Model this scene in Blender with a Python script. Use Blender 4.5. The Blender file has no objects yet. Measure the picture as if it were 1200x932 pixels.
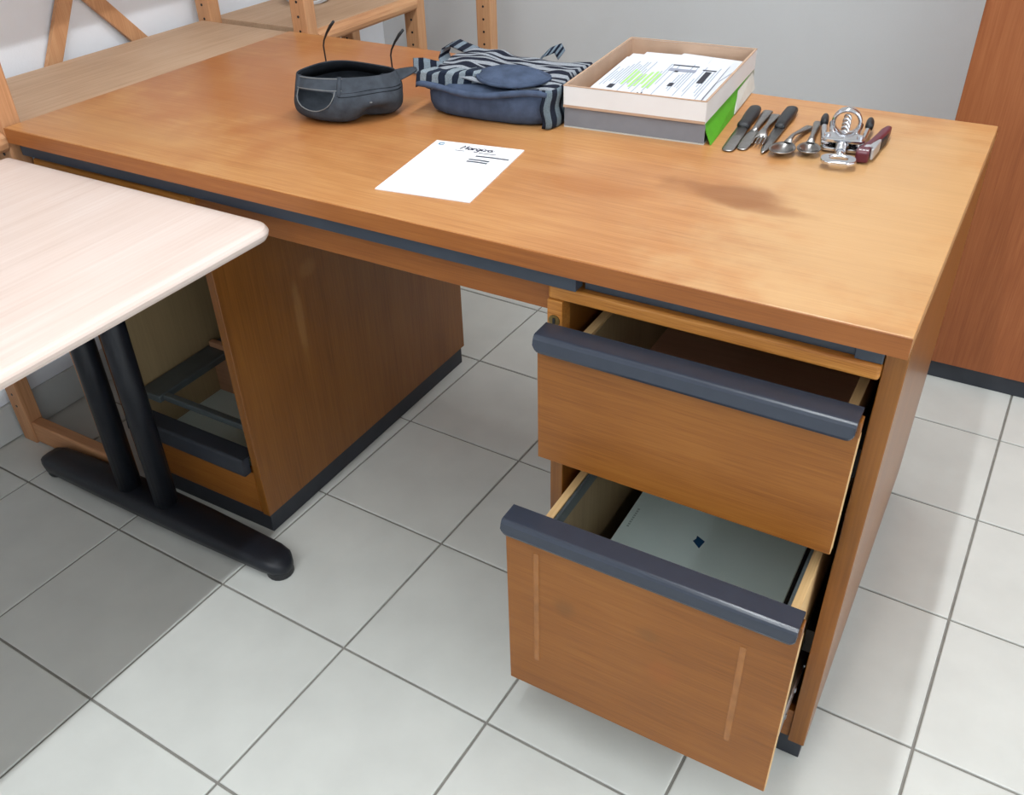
import bpy, bmesh, math, random
from mathutils import Vector, Matrix, noise
random.seed(7)
PI = math.pi
scene = bpy.context.scene
C = scene.collection
# ------------------------------------------------------------------ camera
cam = bpy.data.cameras.new('camera'); co = bpy.data.objects.new('camera', cam); C.objects.link(co)
co.location = (0.04516, -0.87040, 1.27974)
co.rotation_euler = (0.954561, 0.022287, 0.519804)
cam.sensor_width = 36; cam.lens = 36*1061.69/1200; cam.clip_start = 0.02
scene.camera = co
# ------------------------------------------------------------------ world / exposure
w = bpy.data.worlds.new('world'); scene.world = w; w.use_nodes = True
w.node_tree.nodes['Background'].inputs[0].default_value = (.8, .85, .9, 1)
w.node_tree.nodes['Background'].inputs[1].default_value = 0.15
scene.view_settings.view_transform = 'Standard'; scene.view_settings.look = 'None'
scene.view_settings.gamma = 1; scene.view_settings.exposure = 0.0
ROW_A_X, ROW_B_X, LAMP_Z = -0.306, 2.45, 2.62
LAMP_W = 13.4
# room extents
RX0, RX1, RY0, RY1, RZ = -1.83, 3.0, -4.6, 1.55, 2.75
# ------------------------------------------------------------------ materials
def srgb(r, g, b):
    f = lambda c: (c/12.92 if c <= .04045 else ((c+.055)/1.055)**2.4)
    return (f(r/255), f(g/255), f(b/255), 1)
MATS = {}
def base_mat(name):
    m = bpy.data.materials.new(name); m.use_nodes = True
    nt = m.node_tree; b = nt.nodes['Principled BSDF']; MATS[name] = m
    return m, nt, b
def plain(name, col, rough=.5, metal=0., var=.08, scale=30, bump=0., spec=.5, coat=0., bscale=None):
    m, nt, b = base_mat(name); N, L = nt.nodes, nt.links
    tc = N.new('ShaderNodeTexCoord'); n = N.new('ShaderNodeTexNoise'); n.inputs['Scale'].default_value = scale; n.inputs['Detail'].default_value = 5
    L.new(tc.outputs['Object'], n.inputs['Vector'])
    r = N.new('ShaderNodeValToRGB'); r.color_ramp.elements[0].position = .3; r.color_ramp.elements[1].position = .7
    c0 = [max(0, c*(1-var)) for c in col[:3]]+[1]; c1 = [min(1, c*(1+var)) for c in col[:3]]+[1]
    r.color_ramp.elements[0].color = c0; r.color_ramp.elements[1].color = c1
    L.new(n.outputs['Fac'], r.inputs['Fac']); L.new(r.outputs['Color'], b.inputs['Base Color'])
    b.inputs['Roughness'].default_value = rough; b.inputs['Metallic'].default_value = metal
    b.inputs['Specular IOR Level'].default_value = spec
    if coat: b.inputs['Coat Weight'].default_value = coat
    if bump:
        n2 = N.new('ShaderNodeTexNoise'); n2.inputs['Scale'].default_value = bscale or scale*8; n2.inputs['Detail'].default_value = 3
        L.new(tc.outputs['Object'], n2.inputs['Vector'])
        bp = N.new('ShaderNodeBump'); bp.inputs['Strength'].default_value = bump; bp.inputs['Distance'].default_value = .002
        L.new(n2.outputs['Fac'], bp.inputs['Height']); L.new(bp.outputs['Normal'], b.inputs['Normal'])
    return m
def wood(name, dark, mid, light, axis=0, rough=.42, fine=1., coat=0., contrast=1., blot=.35, spec=.4):
    m, nt, b = base_mat(name); N, L = nt.nodes, nt.links
    tc = N.new('ShaderNodeTexCoord'); mp = N.new('ShaderNodeMapping')
    s = [26*fine]*3; s[axis] = 1.6*fine; mp.inputs['Scale'].default_value = s
    L.new(tc.outputs['Object'], mp.inputs['Vector'])
    n = N.new('ShaderNodeTexNoise'); n.inputs['Scale'].default_value = 1.; n.inputs['Detail'].default_value = 6; n.inputs['Roughness'].default_value = .6; n.inputs['Distortion'].default_value = .5
    L.new(mp.outputs['Vector'], n.inputs['Vector'])
    mp2 = N.new('ShaderNodeMapping'); s2 = [170*fine]*3; s2[axis] = 7*fine; mp2.inputs['Scale'].default_value = s2
    L.new(tc.outputs['Object'], mp2.inputs['Vector'])
    n2 = N.new('ShaderNodeTexNoise'); n2.inputs['Scale'].default_value = 1.; n2.inputs['Detail'].default_value = 3
    L.new(mp2.outputs['Vector'], n2.inputs['Vector'])
    n3 = N.new('ShaderNodeTexNoise'); n3.inputs['Scale'].default_value = 3.2; n3.inputs['Detail'].default_value = 3
    L.new(tc.outputs['Object'], n3.inputs['Vector'])
    mp4 = N.new('ShaderNodeMapping'); s4 = [460*fine]*3; s4[axis] = 12*fine; mp4.inputs['Scale'].default_value = s4
    L.new(tc.outputs['Object'], mp4.inputs['Vector'])
    n4 = N.new('ShaderNodeTexNoise'); n4.inputs['Scale'].default_value = 1.; n4.inputs['Detail'].default_value = 2
    L.new(mp4.outputs['Vector'], n4.inputs['Vector'])
    def math_(op, a, bb):
        q = N.new('ShaderNodeMath'); q.operation = op
        for i, v in enumerate((a, bb)):
            if isinstance(v, (int, float)): q.inputs[i].default_value = v
            else: L.new(v, q.inputs[i])
        return q.outputs[0]
    f = math_('MULTIPLY', n.outputs['Fac'], .45*contrast)
    f = math_('ADD', f, math_('MULTIPLY', n2.outputs['Fac'], .3*contrast))
    f = math_('ADD', f, math_('MULTIPLY', n4.outputs['Fac'], .42*contrast))
    f = math_('ADD', f, math_('MULTIPLY', n3.outputs['Fac'], blot))
    f = math_('SUBTRACT', f, .5*(1.17*contrast+blot)-.5)
    r = N.new('ShaderNodeValToRGB'); e = r.color_ramp.elements
    e[0].position = .3; e[0].color = dark; e[1].position = .7; e[1].color = light
    k = e.new(.5); k.color = mid
    L.new(f, r.inputs['Fac']); L.new(r.outputs['Color'], b.inputs['Base Color'])
    b.inputs['Roughness'].default_value = rough; b.inputs['Coat Weight'].default_value = coat; b.inputs['Coat Roughness'].default_value = .25
    b.inputs['Specular IOR Level'].default_value = spec
    bp = N.new('ShaderNodeBump'); bp.inputs['Strength'].default_value = .12; bp.inputs['Distance'].default_value = .001
    L.new(n2.outputs['Fac'], bp.inputs['Height']); L.new(bp.outputs['Normal'], b.inputs['Normal'])
    m['ramp'] = r.name
    return m
def add_spots(m, spots):
    """worn / stained patches and painted-in lamp sheen, each with a shape of its own: list of (center, radii, colour, strength)"""
    nt = m.node_tree; N, L = nt.nodes, nt.links; b = N['Principled BSDF']
    cur = b.inputs['Base Color'].links[0].from_socket
    tc = N.new('ShaderNodeTexCoord')
    nz = N.new('ShaderNodeTexNoise'); nz.inputs['Scale'].default_value = 14; nz.inputs['Detail'].default_value = 6
    L.new(tc.outputs['Object'], nz.inputs['Vector'])
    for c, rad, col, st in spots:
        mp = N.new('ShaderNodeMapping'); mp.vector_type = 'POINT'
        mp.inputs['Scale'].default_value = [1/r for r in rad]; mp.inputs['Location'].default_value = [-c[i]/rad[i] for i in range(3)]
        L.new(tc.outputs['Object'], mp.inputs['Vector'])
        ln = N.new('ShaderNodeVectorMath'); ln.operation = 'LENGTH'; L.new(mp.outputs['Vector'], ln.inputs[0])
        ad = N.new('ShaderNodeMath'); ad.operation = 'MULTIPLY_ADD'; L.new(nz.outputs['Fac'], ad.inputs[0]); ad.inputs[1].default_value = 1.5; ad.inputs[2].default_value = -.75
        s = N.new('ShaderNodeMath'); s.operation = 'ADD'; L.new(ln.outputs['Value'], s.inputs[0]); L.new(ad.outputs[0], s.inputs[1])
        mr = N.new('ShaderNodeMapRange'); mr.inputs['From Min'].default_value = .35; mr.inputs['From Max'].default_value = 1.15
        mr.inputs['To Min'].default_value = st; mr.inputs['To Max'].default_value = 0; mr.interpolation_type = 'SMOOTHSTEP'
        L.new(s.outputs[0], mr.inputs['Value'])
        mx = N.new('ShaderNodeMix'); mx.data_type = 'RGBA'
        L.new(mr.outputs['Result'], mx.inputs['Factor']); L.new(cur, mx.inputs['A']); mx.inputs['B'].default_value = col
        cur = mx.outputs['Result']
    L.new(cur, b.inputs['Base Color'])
def stripes(name, ca, cb, n, coord='UV', axis=1, warp=.0, duty=.5):
    m, nt, b = base_mat(name); N, L = nt.nodes, nt.links
    tc = N.new('ShaderNodeTexCoord'); sp = N.new('ShaderNodeSeparateXYZ'); L.new(tc.outputs[coord], sp.inputs[0])
    nz = N.new('ShaderNodeTexNoise'); nz.inputs['Scale'].default_value = 3; L.new(tc.outputs[coord], nz.inputs['Vector'])
    a = N.new('ShaderNodeMath'); a.operation = 'MULTIPLY_ADD'; L.new(nz.outputs['Fac'], a.inputs[0]); a.inputs[1].default_value = warp; L.new(sp.outputs[axis], a.inputs[2])
    mu = N.new('ShaderNodeMath'); mu.operation = 'MULTIPLY'; L.new(a.outputs[0], mu.inputs[0]); mu.inputs[1].default_value = n
    fr = N.new('ShaderNodeMath'); fr.operation = 'FRACT'; L.new(mu.outputs[0], fr.inputs[0])
    gt = N.new('ShaderNodeMath'); gt.operation = 'GREATER_THAN'; L.new(fr.outputs[0], gt.inputs[0]); gt.inputs[1].default_value = duty
    wv = N.new('ShaderNodeTexNoise'); wv.inputs['Scale'].default_value = 700; L.new(tc.outputs['Object'], wv.inputs['Vector'])
    mx = N.new('ShaderNodeMix'); mx.data_type = 'RGBA'; L.new(gt.outputs[0], mx.inputs['Factor']); mx.inputs['A'].default_value = ca; mx.inputs['B'].default_value = cb
    m2 = N.new('ShaderNodeMix'); m2.data_type = 'RGBA'; m2.blend_type = 'MULTIPLY'; m2.inputs['Factor'].default_value = .5
    rr = N.new('ShaderNodeValToRGB'); rr.color_ramp.elements[0].position = .35; rr.color_ramp.elements[0].color = (.35, .35, .35, 1); rr.color_ramp.elements[1].position = .62
    L.new(wv.outputs['Fac'], rr.inputs['Fac']); L.new(mx.outputs['Result'], m2.inputs['A']); L.new(rr.outputs['Color'], m2.inputs['B'])
    L.new(m2.outputs['Result'], b.inputs['Base Color'])
    b.inputs['Roughness'].default_value = .9; b.inputs['Specular IOR Level'].default_value = .15
    return m
TOP = wood('desk_top_wood', srgb(164, 106, 58), srgb(188, 132, 80), srgb(205, 156, 102), 0, .30, 1., .0, .8, .55)
add_spots(TOP, [((-.08, .3, .79), (.26, .5, 1), srgb(206, 170, 122), .6),  # pale right-hand patch: partly lamp gloss painted into the wood colour
                ((-1.15, .45, .79), (.45, .42, 1), srgb(168, 98, 52), .62), ((-.72, .60, .79), (.5, .2, 1), srgb(172, 102, 54), .5),
                ((-1.28, .08, .79), (.22, .06, 1), srgb(190, 142, 92), .5), ((-1.2, .55, .79), (.10, .10, 1), srgb(196, 146, 108), .35),
                ((-.47, .215, .79), (.12, .04, 1), srgb(168, 102, 44), .5),
                ((-.295, .275, .79), (.10, .042, 1), srgb(140, 84, 36), .8), ((-.235, .248, .79), (.07, .022, 1), srgb(146, 90, 40), .6)])
EDGE = wood('desk_edge_wood', srgb(122, 68, 28), srgb(146, 86, 38), srgb(164, 102, 48), 0, .4, 1., 0., .8, .3)
SIDE = wood('desk_side_wood', srgb(112, 65, 20), srgb(134, 83, 31), srgb(149, 97, 40), 2, .3, .7, 0., .8, .4)
FRONT = wood('drawer_front_wood', srgb(118, 68, 22), srgb(142, 86, 32), srgb(158, 101, 42), 0, .42, 1.2, 0., .8, .4)
add_spots(SIDE, [((-1.068, .22, .42), (1, .012, .10), srgb(176, 128, 74), .45), ((-1.068, .26, .50), (1, .03, .02), srgb(170, 120, 66), .35)])
add_spots(FRONT, [((-.335, -.105, .315), (.022, 1, .022), srgb(112, 74, 34), .5), ((-.19, -.105, .27), (.03, 1, .028), srgb(150, 84, 30), .5), ((-.21, -.105, .33), (.02, 1, .016), srgb(116, 78, 36), .45)])
RAILW = wood('rail_oak_wood', srgb(150, 88, 32), srgb(186, 122, 54), srgb(206, 146, 74), 0, .38, 1.6, 0., 1.1, .2)
RAW = wood('raw_beech_wood', srgb(196, 152, 98), srgb(222, 184, 130), srgb(236, 206, 156), 1, .6, 1., 0., .6, .2)
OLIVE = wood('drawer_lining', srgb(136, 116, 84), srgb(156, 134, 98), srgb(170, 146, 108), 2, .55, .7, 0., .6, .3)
LINB = wood('drawer_floor_brown', srgb(164, 120, 90), srgb(188, 140, 108), srgb(200, 152, 118), 0, .5, .8, 0., .5, .3)
PINE = wood('pine_wood', srgb(176, 124, 84), srgb(200, 148, 106), srgb(214, 168, 126), 2, .55, 1., 0., .8, .4)
PINEX = wood('pine_rail_wood', srgb(170, 116, 76), srgb(194, 140, 98), srgb(210, 160, 116), 0, .55, 1., 0., .8, .4)
PINEY = wood('pine_shelf_edge_wood', srgb(180, 126, 86), srgb(204, 152, 110), srgb(216, 172, 130), 1, .55, 1., 0., .8, .4)
BOARD = wood('pine_board_wood', srgb(176, 142, 112), srgb(200, 168, 138), srgb(214, 186, 158), 1, .62, .7, 0., .6, .5)
BIRCH = wood('birch_laminate', srgb(216, 196, 184), srgb(228, 210, 200), srgb(236, 222, 214), 1, .4, .35, 0., .8, .4)
CUPW = wood('cupboard_wood', srgb(138, 76, 40), srgb(156, 90, 50), srgb(170, 104, 62), 2, .5, .9, 0., .9, .3)
DKGREY = plain('dark_grey_plastic', srgb(50, 56, 68), .22, 0, .05, 40, .03)
STRIP = plain('dark_strip_metal', srgb(54, 62, 74), .38, 0, .1, 15)
PLINTH = plain('plinth_dark', srgb(44, 48, 56), .55, 0, .12, 30)
BLACK = plain('black_powdercoat', srgb(24, 27, 34), .42, 0, .1, 60, .05, .4)
BLKP = plain('black_plastic', srgb(26, 28, 32), .45, 0, .1, 80)
SLIDE = plain('slide_steel', srgb(28, 30, 33), .4, .6, .2, 60)
STEEL = plain('bright_steel', srgb(170, 172, 176), .3, 1., .1, 60)
CUTL = plain('cutlery_steel', srgb(150, 148, 146), .3, 1., .1, 120)
CHROME = plain('chrome', srgb(215, 217, 222), .09, 1., .03, 40)
GREYM = plain('grey_frame_metal', srgb(88, 96, 98), .4, .3, .1, 30)
PALE = plain('pale_panel', srgb(214, 232, 228), .4, 0, .04, 8)
BLUEM = plain('blue_mark', srgb(20, 66, 104), .5)
TAPE = plain('old_tape', srgb(154, 98, 46), .18, 0, .15, 60)
WALLW = plain('white_wall_paint', srgb(238, 241, 246), .85, 0, .02, 6, .15, .2, 0, 260)
WALLG = plain('grey_wall_paint', srgb(214, 216, 217), .85, 0, .025, 3, .2, .2, 0, 260)
CEIL = plain('ceiling_paint', srgb(235, 235, 232), .9)
GROUT = plain('grout', srgb(136, 134, 128), .9, 0, .15, 40)
TILEM = plain('floor_tile', srgb(209, 211, 206), .42, 0, .05, 9, .06, .4, 0, 120)
SKIRT = plain('skirting_tile', srgb(200, 203, 201), .45, 0, .05, 9)
PAPER = plain('white_paper', srgb(244, 245, 248), .8, 0, .01, 10)
INK = plain('ink', srgb(28, 32, 62), .6)
INKG = plain('grey_ink', srgb(60, 66, 78), .6)
INKB = plain('blue_ink', srgb(40, 120, 160), .6)
GREENP = plain('green_print', srgb(82, 168, 34), .55, 0, .08, 40)
LGREEN = plain('highlighter', srgb(176, 226, 132), .7)
PAGE = plain('page_paper', srgb(222, 227, 236), .8, 0, .02, 40)
PRINT = plain('printed_grey', srgb(168, 176, 190), .8, 0, .06, 80)
PRINTD = plain('printed_dark', srgb(48, 50, 60), .7)
CARDT = plain('tan_cardboard', srgb(188, 158, 134), .85, 0, .06, 30, .1)
CARDW = plain('white_cardboard', srgb(228, 229, 229), .7, 0, .03, 14, .05)
CARDG = plain('grey_cardboard', srgb(128, 132, 140), .65, 0, .06, 30, .05)
CARDP = plain('pale_cardboard', srgb(206, 206, 198), .75, 0, .05, 40)
CAPM = plain('grey_cap_cloth', srgb(66, 71, 78), .95, 0, .2, 60, .4, .1, 0, 900)
CAPI = plain('cap_lining', srgb(30, 33, 38), .95, 0, .2, 60, .3, .1, 0, 900)
STITCH = plain('pale_stitching', srgb(118, 120, 120), .9)
DENIM = plain('denim', srgb(74, 86, 108), .95, 0, .22, 45, .4, .1, 0, 900)
STRT = stripes('striped_top', srgb(36, 40, 54), srgb(158, 164, 172), 9.5, 'UV', 1, .12, .5)
STRF = stripes('striped_fold', srgb(38, 46, 62), srgb(140, 152, 160), 7, 'UV', 0, .05, .5)
STRS = stripes('striped_strap', srgb(34, 40, 56), srgb(132, 146, 158), 5, 'UV', 0, .02, .5)
STRE = stripes('striped_end', srgb(34, 40, 54), srgb(112, 128, 138), 3, 'UV', 0, .05, .45)
BURG = plain('burgundy_plastic', srgb(94, 32, 46), .35, 0, .06, 60)
SILV = plain('silver_plastic', srgb(178, 180, 184), .35, .5, .04, 60)
LENS = None
def glass_mat():
    m, nt, b = base_mat('lens_glass'); b.inputs['Transmission Weight'].default_value = 1; b.inputs['Roughness'].default_value = .02; b.inputs['IOR'].default_value = 1.3
    n = nt.nodes.new('ShaderNodeTexNoise'); n.inputs['Scale'].default_value = 20
    return m
LENS = glass_mat()
WHITEM = plain('white_metal', srgb(238, 238, 236), .4)
# ------------------------------------------------------------------ helpers
def quadbox(bm, x0, x1, y0, y1, z0, z1):
    v = [bm.verts.new(c) for c in ((x0,y0,z0),(x1,y0,z0),(x1,y1,z0),(x0,y1,z0),(x0,y0,z1),(x1,y0,z1),(x1,y1,z1),(x0,y1,z1))]
    for f in ((0,3,2,1),(4,5,6,7),(0,1,5,4),(1,2,6,5),(2,3,7,6),(3,0,4,7)): bm.faces.new([v[i] for i in f])
    return bm
def bx(*a):
    bm = bmesh.new(); quadbox(bm, *a); return bm
def prism(outline, z0, z1, bm=None):
    bm = bm or bmesh.new()
    a = [bm.verts.new((x, y, z0)) for x, y in outline]; b = [bm.verts.new((x, y, z1)) for x, y in outline]
    bm.faces.new(a[::-1]); bm.faces.new(b); n = len(a)
    for i in range(n): bm.faces.new((a[i], a[(i+1) % n], b[(i+1) % n], b[i]))
    return bm
def tube(pts, rad, n=10, bm=None, flat=1., closed=False, up=None):
    """sweep an ellipse (rad, rad*flat) along pts"""
    bm = bm or bmesh.new(); P = [Vector(p) for p in pts]; m = len(P); rings = []
    R = rad if isinstance(rad, (list, tuple)) else [rad]*m
    prev = Vector(up) if up else None
    for i in range(m):
        if closed: t = P[(i+1) % m]-P[i-1]
        else: t = P[min(i+1, m-1)]-P[max(i-1, 0)]
        t.normalize()
        if prev is None:
            prev = Vector((0, 0, 1)) if abs(t.z) < .9 else Vector((0, 1, 0))
        s = t.cross(prev)
        if s.length < 1e-6: s = t.orthogonal()
        s.normalize(); u = s.cross(t).normalized()
        if not up: prev = u
        rings.append([bm.verts.new(P[i]+s*math.cos(2*PI*k/n)*R[i]+u*math.sin(2*PI*k/n)*R[i]*flat) for k in range(n)])
    for i in range(m if closed else m-1):
        a, b = rings[i], rings[(i+1) % m]
        for k in range(n): bm.faces.new((a[k], a[(k+1) % n], b[(k+1) % n], b[k]))
    if not closed:
        bm.faces.new(rings[0][::-1]); bm.faces.new(rings[-1])
    return bm
def loft(rings, bm=None, cap=True):
    bm = bm or bmesh.new(); V = [[bm.verts.new(p) for p in r] for r in rings]; n = len(V[0])
    for a, b in zip(V, V[1:]):
        for k in range(n): bm.faces.new((a[k], a[(k+1) % n], b[(k+1) % n], b[k]))
    if cap: bm.faces.new(V[0][::-1]); bm.faces.new(V[-1])
    return bm
def grid(fn, nu, nv, bm=None):
    bm = bm or bmesh.new(); uvl = bm.loops.layers.uv.verify()
    V = [[bm.verts.new(fn(i/nu, j/nv)) for j in range(nv+1)] for i in range(nu+1)]
    for i in range(nu):
        for j in range(nv):
            f = bm.faces.new((V[i][j], V[i+1][j], V[i+1][j+1], V[i][j+1]))
            for l, (a, b) in zip(f.loops, ((i, j), (i+1, j), (i+1, j+1), (i, j+1))): l[uvl].uv = (a/nu, b/nv)
    return bm
def disc(cx, cy, z0, z1, r, n=20, bm=None): return prism([(cx+r*math.cos(2*PI*k/n), cy+r*math.sin(2*PI*k/n)) for k in range(n)], z0, z1, bm)
def rrect(x0, x1, y0, y1, r, n=6, rl=None):
    o = []; R0 = r; q = rl or r
    for cx, cy, a, r in ((x1-r, y0+r, -90, r), (x1-r, y1-r, 0, r), (x0+q, y1-q, 90, q), (x0+q, y0+q, 180, q)):
        for k in range(n+1):
            t = math.radians(a+90*k/n); o.append((cx+r*math.cos(t), cy+r*math.sin(t)))
    return o
def obj(name, bm, mat, parent=None, bevel=0., smooth=False, solid=0., sub=0, seg=2):
    bmesh.ops.recalc_face_normals(bm, faces=bm.faces)
    me = bpy.data.meshes.new(name); bm.to_mesh(me); bm.free(); me.materials.append(mat)
    o = bpy.data.objects.new(name, me); C.objects.link(o)
    if parent: o.parent = parent
    if smooth:
        for p in me.polygons: p.use_smooth = True
    if solid:
        md = o.modifiers.new('solid', 'SOLIDIFY'); md.thickness = solid; md.offset = 0
    if bevel:
        md = o.modifiers.new('bevel', 'BEVEL'); md.width = bevel; md.segments = seg; md.limit_method = 'ANGLE'; md.angle_limit = math.radians(40)
    if sub:
        md = o.modifiers.new('sub', 'SUBSURF'); md.levels = sub; md.render_levels = sub
    return o
def tag(o, label, cat, group=None):
    o['label'] = label; o['category'] = cat
    if group: o['group'] = group
    return o
def thing(name, label, cat, loc=(0, 0, 0), rz=0., group=None):
    o = bpy.data.objects.new(name, None); C.objects.link(o); o.location = loc; o.rotation_euler = (0, 0, rz); o.empty_display_size = .05
    return tag(o, label, cat, group)
def struct(o, label=None):
    o['kind'] = 'structure'
    if label: o['label'] = label
    return o
# ------------------------------------------------------------------ the room
floor = struct(obj('floor', bx(RX0-.1, RX1+.1, RY0-.1, RY1+.1, -.08, -.003), GROUT), 'pale grey square floor tiles with darker grout joints')
TS, TYAW, TOX, TOY = .30, -.0286088, -.760361, -.119397
ct, st_ = math.cos(TYAW), math.sin(TYAW)
def clip(poly):
    for ax, lim, sgn in ((0, RX0, 1), (0, RX1, -1), (1, RY0, 1), (1, RY1, -1)):
        out = []
        for a, b in zip(poly, poly[1:]+poly[:1]):
            da, db = (a[ax]-lim)*sgn, (b[ax]-lim)*sgn
            if da >= 0: out.append(a)
            if da*db < 0:
                t = da/(da-db); out.append((a[0]+(b[0]-a[0])*t, a[1]+(b[1]-a[1])*t))
        poly = out
        if len(poly) < 3: return []
    return poly
def tile_mesh(poly):
    bm = bmesh.new(); n = len(poly)
    cx = sum(p[0] for p in poly)/n; cy = sum(p[1] for p in poly)/n
    ins = [(p[0]+(cx-p[0])*.009, p[1]+(cy-p[1])*.009) for p in poly]
    a = [bm.verts.new((x, y, -.0035)) for x, y in poly]; b = [bm.verts.new((x, y, -.0009)) for x, y in poly]; c = [bm.verts.new((x, y, 0)) for x, y in ins]
    for i in range(n):
        j = (i+1) % n
        bm.faces.new((a[i], a[j], b[j], b[i])); bm.faces.new((b[i], b[j], c[j], c[i]))
    bm.faces.new(c); return bm
g = .0024
full = None; ntile = 0; far_tiles = []
for i in range(-8, 16):
    for j in range(-18, 9):
        q = [(i*TS+g, j*TS+g), ((i+1)*TS-g, j*TS+g), ((i+1)*TS-g, (j+1)*TS-g), (i*TS+g, (j+1)*TS-g)]
        wq = [(TOX+x*ct-y*st_, TOY+x*st_+y*ct) for x, y in q]
        if max(p[1] for p in wq) < -1.45: far_tiles.append(clip(wq)); continue
        inside = all(RX0 <= x <= RX1 and RY0 <= y <= RY1 for x, y in wq)
        if inside:
            if full is None:
                h = TS/2-g
                full = obj('tile', tile_mesh([(-h, -h), (h, -h), (h, h), (-h, h)]), TILEM, floor); o = full
            else:
                o = full.copy(); C.objects.link(o); o.parent = floor
            x, y = (i+.5)*TS, (j+.5)*TS
            o.location = (TOX+x*ct-y*st_, TOY+x*st_+y*ct, random.uniform(-.0002, .0002)); o.rotation_euler = (0, 0, TYAW+random.choice((0, PI/2, PI, 3*PI/2)))
            ntile += 1
        else:
            poly = clip(wq)
            if len(poly) >= 3:
                A = abs(sum(a[0]*b[1]-b[0]*a[1] for a, b in zip(poly, poly[1:]+poly[:1])))/2
                if A > .002: obj('tile', tile_mesh(poly), TILEM, floor); ntile += 1
bm = bmesh.new()
for poly in far_tiles:
    if len(poly) >= 3: prism(poly, -.0035, 0, bm)
obj('distant_tiles', bm, TILEM, floor)['kind'] = 'stuff'
struct(obj('ceiling', bx(RX0-.1, RX1+.1, RY0-.1, RY1+.1, RZ, RZ+.1), CEIL), 'white ceiling')
struct(obj('wall_left', bx(RX0-.1, RX0, RY0-.1, RY1+.1, 0, RZ), WALLW), 'white painted wall behind the pine shelves')
struct(obj('wall_back', bx(RX0, RX1, RY1, RY1+.1, 0, RZ), WALLG), 'off-white painted wall behind the desk')
struct(obj('wall_right', bx(RX1, RX1+.1, RY0-.1, RY1+.1, 0, RZ), WALLW))
struct(obj('wall_front', bx(RX0, RX1, RY0-.1, RY0, 0, RZ), WALLW))
bb = struct(obj('baseboard_left', bx(RX0, RX0+.004, RY0, RY1, 0, .088), GROUT), 'grey tiled skirting along the white wall')
k = 0; y = RY0+.003; first = None
while y < RY1-.02:
    y1 = min(y+.297, RY1-.003)
    obj('tile', bx(RX0+.003, RX0+.012, y, y1, .003, .09), SKIRT, bb, .0015); y += .30
# ceiling lamps (the rows of bare tubes this room is lit by)
def tube_lamp(x, y0, length, label):
    t = thing('tube_lamp', label, 'lamp', (x, y0+length/2, LAMP_Z), 0, 'ceiling tube lamps')
    obj('housing', bx(-.035, .035, -length/2, length/2, .045, RZ-LAMP_Z), WHITEM, t, .004)
    m = MATS.get('tube_glow')
    if not m:
        m, nt, b = base_mat('tube_glow'); b.inputs['Emission Color'].default_value = (.95, .98, 1, 1); b.inputs['Emission Strength'].default_value = 6
    obj('tube', tube([(0, -length/2+.02, .02), (0, length/2-.02, .02)], .014, 12), m, t, smooth=True)
    for s in (-1, 1): obj('socket', bx(-.018, .018, s*(length/2-.01)-.012, s*(length/2-.01)+.012, 0, .046), WHITEM, t, .003)
    L = bpy.data.lights.new('tube_light', 'AREA'); L.shape = 'RECTANGLE'; L.size = .035; L.size_y = length-.04; L.energy = LAMP_W*length; L.color = (.93, .97, 1.0)
    lo = bpy.data.objects.new('tube_light', L); C.objects.link(lo); lo.parent = t; lo.location = (0, 0, 0)
for X, nm in ((ROW_A_X, 'above the desk'), (ROW_B_X, 'at the far right')):
    for k, y0 in enumerate((-4.10, -2.75, -1.40, -.05)):
        tube_lamp(X, y0, 1.3, 'white tube lamp %s, %s' % (nm, ('farthest from the back wall', 'third from the back wall', 'second from the back wall', 'nearest the back wall')[k]))
# ------------------------------------------------------------------ cupboard
cb = thing('cupboard', 'tall reddish brown wooden cupboard on a black plinth against the back wall', 'cupboard', (.45, 1.40, 0))
obj('body', bx(-.55, .65, -.13, .145, .045, 2.1), CUPW, cb, .002)
obj('plinth', bx(-.548, .648, -.145, .145, 0, .044), PLINTH, cb, .001)
for x0, x1, hx in ((-.55, .049, .0), (.051, .65, .1)):
    d = obj('door', bx(x0, x1, -.153, -.131, .046, 2.098), CUPW, cb, .0015)
    obj('handle', tube([(hx, -.153, 1.0), (hx, -.18, 1.0), (hx, -.18, 1.14), (hx, -.153, 1.14)], .005, 8), STEEL, d)
# ------------------------------------------------------------------ pine shelving
sh = thing('pine_shelf_unit', 'pine shelving with drilled uprights along the white wall left of the desk', 'shelf', (-1.63, .6, 0))
def wl(bm, root):
    bmesh.ops.translate(bm, verts=bm.verts, vec=-Vector(root.location)); return bm
def upright(root, x0, x1, y0, y1, ztop, holes=True):
    p = obj('upright', wl(bx(x0, x1, y0, y1, 0, ztop), root), PINE, root, .003)
    if holes:
        bm = bmesh.new(); z = .1
        while z < min(ztop, 1.3):
            c = (x0+x1)/2
            tube([(c, y0-.0006, z), (c, y0+.004, z)], .0032, 8, bm); z += .032
        obj('peg_hole', wl(bm, root), BLKP, p)['kind'] = 'stuff'
    return p
def frame(root, xb, xf, y0, y1, ztop):
    upright(root, xb, xb+.045, y0, y1, ztop); upright(root, xf-.045, xf, y0, y1, ztop)
    for z in (.004, .36, 1.5):
        if z+.06 < ztop: obj('rung', wl(bx(xb+.045, xf-.045, y0+.004, y1-.004, z, z+.055), root), PINEX, root, .003)
XB, XF = -1.805, -1.455
FR = [(-1.55, -1.515), (.005, .04), (.785, .82), (1.22, 1.255)]
for y0, y1 in FR: frame(sh, XB, XF, y0, y1, 1.75)
def shelf(y0, y1, z, th=.02):
    s = obj('shelf_board', wl(bx(XB+.015, XF-.022, y0, y1, z-th, z), sh), BOARD, sh, .001)
    obj('front_rail', wl(tube([(XF-.0145, y0, z-.0175), (XF-.0145, y1, z-.0175)], .0175, 12, flat=1.0), sh), PINEY, s, smooth=False)
ZS = .768
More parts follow.
